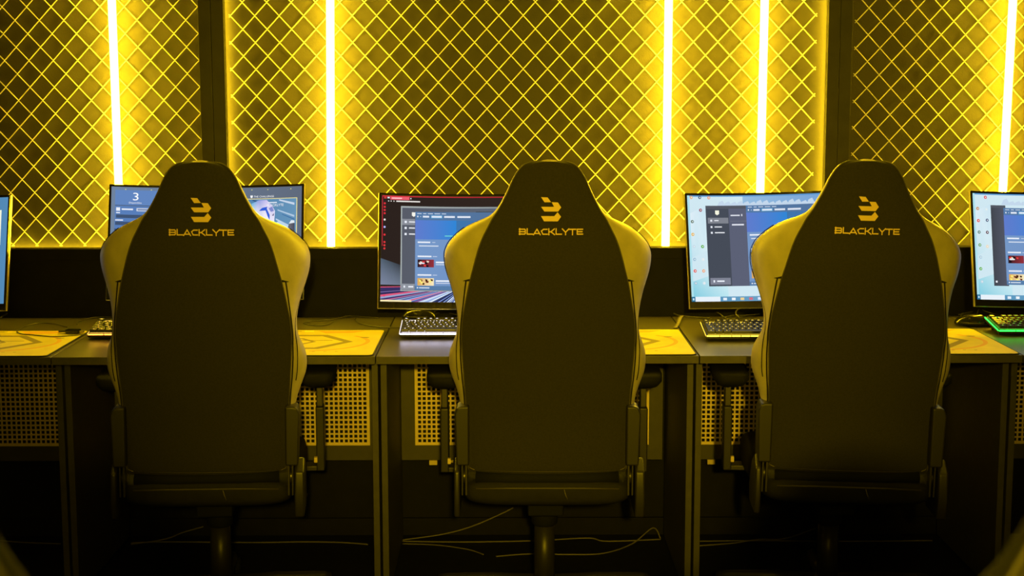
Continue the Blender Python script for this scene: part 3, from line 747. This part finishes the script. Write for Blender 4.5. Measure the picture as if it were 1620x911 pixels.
# the tied strap and the cables on the third desk
cable([DZ(1066, 496, .012), DZ(1074, 499, .01), DZ(1090, 501, .006), DZ(1108, 502.5, .004), DZ(1124, 504)], .0024, 'stiff cable sticking out left of the yellow-lit keyboard')
o = MB(); sp = spline([DZ(1068, 519, .004), DZ(1073, 511, .006), DZ(1076, 503, .012), DZ(1079, 500, .016), DZ(1083, 500.5, .01)], 6)
for a_, b_ in zip(sp, sp[1:]):
    o.add([a_+Vector((-.006, 0, 0)), a_+Vector((.006, 0, 0)), b_+Vector((.006, 0, 0)), b_+Vector((-.006, 0, 0)), a_+Vector((-.006, 0, .0015)), a_+Vector((.006, 0, .0015)), b_+Vector((.006, 0, .0015)), b_+Vector((-.006, 0, .0015))], [(0, 1, 2, 3), (7, 6, 5, 4), (0, 4, 5, 1), (2, 6, 7, 3), (0, 3, 7, 4), (1, 5, 6, 2)])
tag(o.build('cable_strap', 'cablelight', smooth=True), 'flat strap tied round the stiff cable behind the middle mat', 'strap')
cable([DZ(1126, 496), DZ(1134, 494.5, .012), DZ(1142, 499, .012), DZ(1148, 504)], .0026, 'thick cable bending down behind the yellow-lit keyboard')
cable([DZ(1170, 503, .008), DZ(1164, 496, .02), DZ(1168, 489, .03), DZ(1180, 487, .03), DZ(1196, 488, .02), DZ(1212, 490)], .0024, 'cable looping up beneath the monitor behind the right chair')
cable([DZ(1140, 497), DZ(1156, 494), DZ(1172, 492), DZ(1190, 492), DZ(1215, 494)], .0018, 'cable lying along the board behind the yellow-lit keyboard')
cable([DZ(1146, 502), DZ(1158, 499, .006), DZ(1174, 499, .008), DZ(1190, 498, .008), DZ(1210, 496)], .0020, 'cable crossing the others behind the yellow-lit keyboard')
cable([DZ(1172, 503), DZ(1182, 498), DZ(1196, 495), DZ(1206, 496), DZ(1214, 500)], .0020, 'short curved cable end behind the yellow-lit keyboard, beside the right chair')
cable([DZ(1545, 500, .01), DZ(1549, 489, .02), DZ(1558, 492, .016), DZ(1570, 496, .012), DZ(1582, 499)], .0016, 'thin cable hooking over the mouse right of the right chair')
cable([DZ(1567, 493, .012), DZ(1573, 488, .012), DZ(1584, 487, .01), DZ(1604, 486)], .0016, 'thin cable under the monitor at the right edge')
cable([DZ(1516, 498), DZ(1526, 496, .008), DZ(1538, 493, .012)], .0024, 'cable stub between the right chair and the glossy mouse')
cable([DZ(0, 503), DZ(6, 499, .01), DZ(11, 496, .02)], .002, 'cable end under the monitor at the left edge')
# cables under the desks, seen against the dark wall
def FY(px, py, Y=4.86):
    p = P(px, py, Y)
    if p.z < .004: p = PZ(px, py, .004)
    return p
cable([FY(207, 861), FY(260, 853), FY(290, 842), FY(322, 833)], .0022, 'loose cable rising behind the left gaming chair, under its desk', 'cablelight')
cable([FY(207, 859), FY(260, 857), FY(400, 858), FY(480, 857), FY(540, 858), FY(582, 861)], .0022, 'cable along the floor under the desk behind the left gaming chair', 'cablelight')
cable([FY(637, 854), FY(700, 845), FY(745, 833), FY(790, 814), FY(812, 803)], .0022, 'loose cable rising to the left of the middle chair stem', 'cablelight')
cable([FY(637, 856), FY(700, 857), FY(760, 857), FY(850, 855), FY(930, 851), FY(960, 856), FY(1045, 853)], .0022, 'cable along the floor behind the middle chair stem', 'cablelight')
cable([FY(637, 860), FY(690, 862), FY(740, 869), FY(765, 877)], .0018, 'short cable end on the floor left of the middle chair stem', 'cablelight')
cable([FY(785, 880), FY(840, 876), FY(900, 877), FY(955, 875), FY(1000, 860), FY(1033, 835), FY(1045, 852)], .0022, 'sagging cable on the floor right of the middle chair stem, with a peak', 'cablelight')
cable([FY(1107, 863), FY(1160, 859), FY(1200, 853), FY(1240, 852), FY(1290, 836)], .0022, 'loose cable rising left of the right chair stem', 'cablelight')
cable([FY(1107, 856), FY(1200, 855), FY(1320, 856), FY(1475, 855)], .0018, 'cable along the floor behind the right chair stem', 'cablelight')
cable([FY(0, 855), FY(40, 858), FY(96, 860)], .0018, 'cable along the floor at the left edge', 'cablelight')

# ------------------------------------------------------------------ gaming chairs
# origin: floor point under the gas lift; +y towards the desk. Back surface about .36 behind.
YH, YLO = 3.80, 3.87                                 # rear face of the backrest, at head and at hips
TAB = [(255.6, 14, 14), (257, 30, 30), (261, 40, 40), (268, 47.5, 47.5), (276, 53, 53), (286, 58.5, 58.5), (304, 66, 66), (323, 75.5, 75.5), (335, 82, 83), (343, 87.5, 91), (350, 92, 103), (358, 96, 120), (366, 100, 134),
       (377, 105.5, 147), (390, 110.5, 158.5), (401, 114, 164), (412, 117, 166.5), (430, 121.5, 165), (446, 125.5, 160.5), (461, 128.5, 155), (486, 133, 146.5),
       (507, 136.5, 142), (528, 138, 142.5), (540, 138, 146), (551, 137, 151), (568, 136, 156.5), (591, 134, 156), (605, 133, 151), (622, 131.5, 143), (645, 130, 136), (670, 129, 132), (700, 128, 130), (730, 127, 128.5), (746, 125, 126)]
CX_PX = 869.5
PROF = []
for (py, a_, b_) in TAB:
    Yq = YH+(YLO-YH)*min(max((py-420)/250, 0), 1)
    p = P(CX_PX, py, Yq); q = P(CX_PX+a_, py, Yq); q2 = P(CX_PX+b_, py, Yq+.07)
    q0 = P(CX_PX, py, Yq+.07)
    PROF.append((p.z, Yq-4.17, q.x-p.x, max(q2.x-q0.x, q.x-p.x)))
PROF.sort()
FW = [(.42, .03), (.50, .05), (.60, .08), (.70, .105), (.78, .07), (.86, .085), (.95, .12), (1.04, .125), (1.10, .11), (1.16, .075), (1.22, .05), (1.33, .045)]
TH = [(.42, .075), (.60, .08), (.80, .075), (1.0, .07), (1.15, .08), (1.25, .095), (1.31, .08), (1.335, .05)]
def smooth_prof():
    out = []
    zs = [p[0] for p in PROF]
    lo, hi = zs[0], zs[-1]
    return PROF
def rear_y(x, z):                                    # rear surface of the back panel
    for (a, b) in zip(PROF, PROF[1:]):
        if a[0] <= z <= b[0]:
            t = (z-a[0])/(b[0]-a[0]); y0 = a[1]+(b[1]-a[1])*t; wp = a[2]+(b[2]-a[2])*t; break
    else:
        y0, wp = PROF[-1][1], PROF[-1][2]
    q = min(abs(x)/max(wp, .001), 1)
    return y0 + .022*q**2.6
def make_backrest(t):
    L = []
    PR = PROF
    for idx, (z, y0, wp, ww) in enumerate(PR):
        fw = interp(FW, z); th = interp(TH, z); f = fw
        ytop = 0
        if z > PR[-4][0]: # round the crown forwards
            pass
        g = max(ww-wp, 0); gg = min(g/.04, 1)
        half = []
        for q in (0, .25, .5, .72, .88, 1.0): half.append((wp*q, y0+.022*q**2.6))
        ys = y0+.022
        # wing: from the seam outwards and forwards
        fo = f*(.25+.75*gg)
        for q in (.02, .3, .6, .85, 1.0):
            half.append((wp+(ww-wp)*math.sin(q*math.pi/2)**.9 + .0012, ys+.002+fo*(.55*q+.45*q**3)))
        yo = ys+fo
        tip = .026*(.4+.6*gg)
        half.append((ww-.004, yo+tip*.5)); half.append((ww-.014*(.5+gg*.5), yo+tip)); half.append((ww-.034*(.5+gg*.5), yo+tip*1.05))
        fc = y0+th
        half.append((max(ww-.075, wp*.62), (yo+tip+fc)/2 if gg > 0 else fc+.004)); half.append((wp*.5, fc)); half.append((0, fc-.004))
        L.append([(x, y, z) for x, y in half])
    n = len(L[0]); SEAM = 5; OUT = 10
    # crown: close the top with rows pulled forwards
    top = L[-1]; zt = top[0][2]
    def rows(i0, i1, sgn=1):
        return [[(x*sgn, y, z) for (x, y, z) in r[i0:i1+1]] for r in L]
    def sheet(m, rr):
        w_ = len(rr[0]); vs = [p for r in rr for p in r]
        fs = [(j*w_+i, j*w_+i+1, (j+1)*w_+i+1, (j+1)*w_+i) for j in range(len(rr)-1) for i in range(w_-1)]
        m.add(vs, fs)
    def full(i0, i1):                                # mirrored strip through the centre
        return [[(-x, y, z) for (x, y, z) in reversed(r[i0+1:i1+1])]+list(r[i0:i1+1]) for r in L]
    c = MB(); rr = full(0, SEAM)
    # rounded lower lip
    r0 = rr[0]; rr = [[(x*.995, y+.012, z-.012) for x, y, z in r0], [(x, y+.004, z-.008) for x, y, z in r0]]+rr
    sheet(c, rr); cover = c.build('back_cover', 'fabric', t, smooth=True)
    def weld(o):
        bm = bmesh.new(); bm.from_mesh(o.data); bmesh.ops.remove_doubles(bm, verts=bm.verts, dist=.0001); bmesh.ops.recalc_face_normals(bm, faces=bm.faces); bm.to_mesh(o.data); bm.free()
        o.data.polygons.foreach_set('use_smooth', [True]*len(o.data.polygons))
    b = MB()
    for sg in (1, -1): sheet(b, rows(SEAM, n-1, sg))
    # crown cap and bottom cap
    for r, dz in ((L[-1], .003), (L[0], -.01)):
        ring = [(x, y, z) for x, y, z in r]+[(-x, y, z) for x, y, z in reversed(r[1:-1])]
        k = len(ring); cy = sum(p[1] for p in ring)/k
        mid = [(x*.6, cy+(y-cy)*.6, z+dz) for x, y, z in ring]
        b.add(ring+mid+[(0, cy, ring[0][2]+dz*1.2)], [(i, (i+1) % k, k+(i+1) % k, k+i) for i in range(k)]+[(k+i, k+(i+1) % k, 2*k) for i in range(k)])
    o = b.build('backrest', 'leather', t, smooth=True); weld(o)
    s = o.modifiers.new('sub', 'SUBSURF'); s.levels = 1; s.render_levels = 1
    s = cover.modifiers.new('sub', 'SUBSURF'); s.levels = 1; s.render_levels = 1
    # piping along the seams
    def edge(i, sg): return [(x*sg, y, z) for (x, y, z) in (r[i] for r in L)]
    seam = [(x, y-.0005, z) for x, y, z in edge(SEAM, 1)]+[(x, y-.0005, z) for x, y, z in reversed(edge(SEAM, -1))]
    MB().tube(spline(seam, 3), .0017, 6).build('piping', 'piping', o, smooth=True)
    for sg in (1, -1):
        e_ = [(x*sg, y, z) for (x, y, z) in (r[OUT] for r in L) if .80 < z < 1.17]
        # outer seam drifting inwards towards the waist
        pts = []
        for r in L:
            z = r[0][2]
            if .72 < z < 1.15:
                q = min(max((1.02-z)/.20, 0), 1)
                i = 10-q*3.2; i0 = int(i); fr = i-i0
                pa, pb = Vector(r[i0]), Vector(r[min(i0+1, n-1)])
                p = pa.lerp(pb, fr); pts.append((p.x*sg, p.y-.0004, p.z))
        MB().tube(spline(pts, 3), .0012, 6).build('wing_seam', 'rubber', o, smooth=True)
    # folded dart in each wing, at the end of the cover's side flap
    for sg in (1, -1):
        zc_ = P(CX_PX, 444, YH).z
        r = min(L, key=lambda r: abs(r[0][2]-zc_)); a0 = Vector(r[5]); a1 = Vector(r[8])
        pts = [a0+(a1-a0)*q+Vector((0, -.0045*math.sin(math.pi*min(q*1.6, 1)), .002-.012*q)) for q in (0, .08, .16, .25, .34)]
        pts = [Vector((p.x*sg, p.y, p.z)) for p in pts]
        MB().tube(pts, [.0032, .003, .0024, .0016, .0006], 6).build('fold', 'dleather', o, smooth=True)
        fl = []
        for r in L:
            z = r[0][2]
            if .47 < z < zc_:
                p = Vector(r[6]).lerp(Vector(r[7]), .22 if z > .86 else .12); fl.append((p.x*sg, p.y-.001, p.z))
        MB().tube(spline(fl, 2), .0022, 6).build('flap_edge', 'dleather', o, smooth=True)
    return cover, o
# emblem and lettering, as strokes in photo-crop units (8.28 per pixel of the left chair)
EMB = [[(460, 175), (545, 178), (590, 240), (505, 242)],
       [(597, 240), (680, 243), (722, 308), (683, 362), (503, 362), (460, 300), (630, 300)],
       [(676, 372), (722, 430), (680, 490), (500, 490), (460, 422), (632, 422)]]
def letters():
    t = .20; G = {}
    def st(*p): return p
    G['B'] = [[(0, .1), (1.05, .1), (1.18, .22), (1.18, .4), (1.05, .5), (1.18, .6), (1.18, .78), (1.05, .9), (0, .9)], [(.1, 0), (.1, 1)], [(0, .5), (1.05, .5)]]
    G['L'] = [[(.1, 1), (.1, .1), (1.15, .1)]]
    G['A'] = [[(.02, 0), (.68, .92), (1.32, .0)], [(.3, .22), (1.05, .22)]]
    G['C'] = [[(1.2, .9), (.5, .9), (.1, .62), (.4, .1), (1.25, .1)]]
    G['K'] = [[(.1, 0), (.1, 1)], [(.1, .5), (.5, .5), (1.15, .98)], [(.5, .5), (1.2, .02)]]
    G['Y'] = [[(.0, .98), (.62, .42), (1.25, .98)], [(.62, .45), (.62, 0)]]
    G['T'] = [[(0, .9), (1.25, .9)], [(.62, .9), (.62, 0)]]
    G['E'] = [[(1.15, .9), (.1, .9), (.1, .1), (1.15, .1)], [(.1, .5), (1.05, .5)]]
    quads = []; x = 0
    for ch in 'BLACKLYTE':
        for line in G[ch]:
            for (a, b) in zip(line, line[1:]):
                ax, ay = a[0]+x, a[1]; bx, by = b[0]+x, b[1]; dx, dy = bx-ax, by-ay; l = math.hypot(dx, dy)
                nx, ny = -dy/l*t/2, dx/l*t/2; ex, ey = dx/l*t*.42, dy/l*t*.42
                quads.append([(ax+nx-ex, ay+ny-ey), (bx+nx+ex, by+ny+ey), (bx-nx+ex, by-ny+ey), (ax-nx-ex, ay-ny-ey)])
        x += {'B': 1.42, 'L': 1.28, 'A': 1.42, 'C': 1.42, 'K': 1.38, 'Y': 1.32, 'T': 1.42, 'E': 1.4}[ch]
    W = x-.25
    return quads, W
def decals(t, parent):
    sc = 1/ (8.28*617)
    def put(m, polys, zoff):
        for k, pl in enumerate(polys):
            vs = []; 
            for (x, z) in pl: vs.append((x, rear_y(x, z)-.0012-.00002*(k % 5), z))
            m.add(vs, [tuple(range(len(vs)))])
    zc_ = P(874, 331, YH).z; x0 = .004
    m = MB(); put(m, [[((x-591)*sc+x0, zc_-(y-333)*sc) for x, y in pl] for pl in EMB], 0); m.build('emblem', 'logo', parent)
    q, W = letters(); zt = P(874, 371.3, YH).z; sx = .1625/W; sz = .0155
    m = MB(); put(m, [[((x-W/2)*sx+x0, zt+y*sz) for x, y in pl] for pl in q], 0); m.build('lettering', 'logo', parent)
def make_chair(label):
    t = thing('gaming_chair', label, 'chair', group='gaming chairs')
    cover, back = make_backrest(t)
    decals(t, cover)
    # seat cushion: lofted front to back
    m = MB(); vs = []; fs = []; n = 28
    secs = [(-.305, .86, .415, .46, 0), (-.295, .97, .402, .472, 0), (-.26, 1.0, .39, .477, .0), (-.1, 1.06, .375, .478, .022), (.08, 1.10, .375, .475, .03), (.2, 1.08, .375, .478, .018), (.255, 1.02, .38, .474, .004), (.28, .93, .395, .455, 0)]
    for (y, ws, z0, z1, bol) in secs:
        for j in range(n):
            q = 2*math.pi*j/n; ca, sa = math.cos(q), math.sin(q)
            x = .225*ws*math.copysign(abs(ca)**.45, ca); z = (z0+z1)/2+(z1-z0)/2*math.copysign(abs(sa)**.6, sa)
            if sa > .2: z += bol*abs(ca)**1.5*1.2
            vs.append((x, y, z))
    for i in range(len(secs)-1):
        for j in range(n): fs.append((i*n+j, i*n+(j+1) % n, (i+1)*n+(j+1) % n, (i+1)*n+j))
    fs += [tuple(range(n-1, -1, -1)), tuple((len(secs)-1)*n+j for j in range(n))]
    seat = m.add(vs, fs).build('seat', 'dleather', t, smooth=True, sub=1)
    MB().tube([(-.19, -.313, .452), (-.1, -.318, .455), (.1, -.318, .455), (.19, -.313, .452)], .0022, 6).build('seam', 'piping', seat, smooth=True)
    MB().tube([(.044, -.318, .452), (.048, -.322, .438), (.053, -.318, .425)], .0011, 6).build('loose_thread', 'cablelight', seat, smooth=True)
    MB().tube([(-.19, -.275, .474), (-.1, -.283, .474), (.1, -.283, .474), (.19, -.275, .474)], .019, 10).build('gap_shade', 'rubber', t, smooth=True)  # black roll stands in for the shade in the gap under the backrest
    # brackets joining seat and backrest
    for sg in (-1, 1):
        x = sg*.226
        # upper cover beside the back panel
        m = MB(); ys = -.30; prof = [(.515, .030), (.66, .034), (.672, .028), (.678, .016)]
        z0 = .515; z1 = .675
        pts = [(-.004, z0), (.030, z0), (.034, z1-.02), (.028, z1-.004), (.018, z1), (-.004, z1)]
        vs = [(sg*(.212+a), -.315+d, z) for d in (0, .075) for a, z in pts]; k = len(pts)
        m.add(vs, [tuple(range(k)), tuple(range(2*k-1, k-1, -1))]+[(i, (i+1) % k, k+(i+1) % k, k+i) for i in range(k)])
        m.build('side_cover', 'plastic', t, bevel=.005, seg=3)
        # recliner hinge plates and its round cover
        m = MB(); m.ext(*sorted((sg*.213, sg*.219)), -.30, -.23, .43, .53); m.ext(*sorted((sg*.224, sg*.229)), -.30, -.23, .43, .53)
        m.lathe((sg*.221-.009, -.265, .475), [(.018, 0), (.02, .003), (.02, .015), (.018, .018)], 16, axis='X')
        m.build('hinge', 'metal', t, bevel=.0015)
        pts = [(-.045, .375), (.09, .375), (.11, .42), (.06, .50), (.0, .53), (-.045, .50), (-.055, .43)]
        wd = .016 if sg < 0 else .026; xa = sg*.232
        vs = [(xa+sg*d, -.275+a, z) for d in (0, wd) for a, z in pts]; k = len(pts)
        m = MB().add(vs, [tuple(range(k)), tuple(range(2*k-1, k-1, -1))]+[(i, (i+1) % k, k+(i+1) % k, k+i) for i in range(k)])
        m.build('hinge_cover', 'plastic', t, bevel=.006, seg=3)
        # armrest: bracket under the seat, post, pad
        a = MB(); a.ext(*sorted((sg*.15, sg*.295)), .06, .12, .40, .414)
        arm = a.build('armrest', 'metal', t, bevel=.002)
        MB().ext(*sorted((sg*.276, sg*.300)), .055, .125, .40, .59).build('post', 'plastic', arm, bevel=.004)
        MB().ext(*sorted((sg*.279, sg*.297)), .065, .115, .59, .664).build('slider', 'metal', arm, bevel=.003)
        pm = MB(); vs = []; fs = []; n2 = 24
        for (s_, z) in ((.55, .655), (.8, .664), (1, .680), (1, .697), (.95, .703), (.6, .705)):
            for j in range(n2):
                q = 2*math.pi*j/n2; ca, sa = math.cos(q), math.sin(q)
                vs.append((sg*.285+.052*s_*math.copysign(abs(ca)**.5, ca), .09+.13*s_*math.copysign(abs(sa)**.5, sa), z))
        for i in range(5):
            for j in range(n2): fs.append((i*n2+j, i*n2+(j+1) % n2, (i+1)*n2+(j+1) % n2, (i+1)*n2+j))
        fs += [tuple(range(n2-1, -1, -1)), tuple(5*n2+j for j in range(n2))]
        pm.add(vs, fs).build('arm_pad', 'rubber', arm, smooth=True)
        MB().ext(*sorted((sg*.270, sg*.279)), .04, .0545, .43, .445).build('button', 'tag', arm)
    # mechanism, gas lift, five-star base, casters
    MB().ext(-.05, .05, -.14, .13, .325, .385).build('mechanism', 'rubber', t, bevel=.006)
    MB().tube([(.1, .02, .345), (.2, .03, .345), (.25, .035, .335)], .005, 8).build('lever', 'metal', t, smooth=True)
    MB().lathe((0, 0, 0), [(.03, .262), (.037, .268), (.039, .30), (.036, .326)], 22).build('lift_collar', 'rubber', t, smooth=True)
    MB().lathe((0, 0, 0), [(.031, .09), (.030, .17), (.029, .262)], 22).build('gas_lift', 'plastic', t, smooth=True)
    MB().lathe((0, 0, 0), [(.03, .062), (.045, .066), (.048, .085), (.04, .105), (.03, .112)], 24).build('hub', 'plastic', t, smooth=True)
    for k in range(5):
        q = R(90+72*k); cx_, sx_ = math.cos(q), math.sin(q)
        MB().tube([(cx_*.03, sx_*.03, .085), (cx_*.16, sx_*.16, .082), (cx_*.30, sx_*.30, .070), (cx_*.325, sx_*.325, .068)], [.026, .022, .017, .014], 10).build('base_leg', 'plastic', t, smooth=True)
        cxx, cyy = cx_*.318, sx_*.318
        m = MB(); 
        for d in (-1, 1):
            m.lathe((cxx-.011+d*.0145, cyy+.012, .0302), [(.022, 0), (.03, .004), (.03, .018), (.022, .022)], 18, axis='X')
        cs = m.build('caster', 'rubber', t, smooth=False)
        MB().tube([(cxx, cyy, .028), (cxx, cyy, .07)], .006, 8).build('caster_stem', 'metal', cs, smooth=True)
    return t
CH = [(869.5, 0, .2, 'black gaming chair with logo in the middle of the row, back to the camera'),
      (315.0, 5, .8, 'black gaming chair with logo, left of the row, in front of the left dark post'),
      (1373.0, -3.5, 1.2, 'black gaming chair with logo, right of the row, in front of the right dark post')]

base_chair = make_chair('')
UPPER = {'back_cover', 'backrest', 'seat', 'side_cover', 'hinge', 'hinge_cover'}
def place_chair(o, x, y, yaw, roll, label):
    o.location = (x, y, 0); o.rotation_euler = (0, 0, R(yaw)); o['label'] = label
    piv = Vector((0, 0, .40)); Mx = Matrix.Translation(piv) @ Matrix.Rotation(R(roll), 4, 'Y') @ Matrix.Translation(-piv)
    for q in ALLOBJ():
        if q.parent == o and q.name.split('.')[0] in UPPER: q.matrix_local = Mx
for k, (px, yaw, roll, lab) in enumerate(CH):
    o = base_chair if k == 0 else copy_tree(base_chair)
    head = P(px, 300, YH)
    dz = head.z-.40; off = Matrix.Rotation(R(yaw), 3, 'Z') @ Vector((math.sin(R(roll))*dz, -.37, 0))
    place_chair(o, head.x-off.x, YH-off.y, yaw, roll, lab)
for (x, y, yaw, lab) in ((-.432, 1.235, 0, 'blurred gaming chair close to the camera in the lower left corner'),
                         (.448, 1.265, 0, 'blurred gaming chair close to the camera in the lower right corner')):
    o = copy_tree(base_chair); place_chair(o, x, y, yaw, 0, lab)
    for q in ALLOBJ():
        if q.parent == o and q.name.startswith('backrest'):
            q.data = q.data.copy(); q.data.materials[0] = MT['dleather']  # darker leather copy offsets the strong light on the near chairs' wings
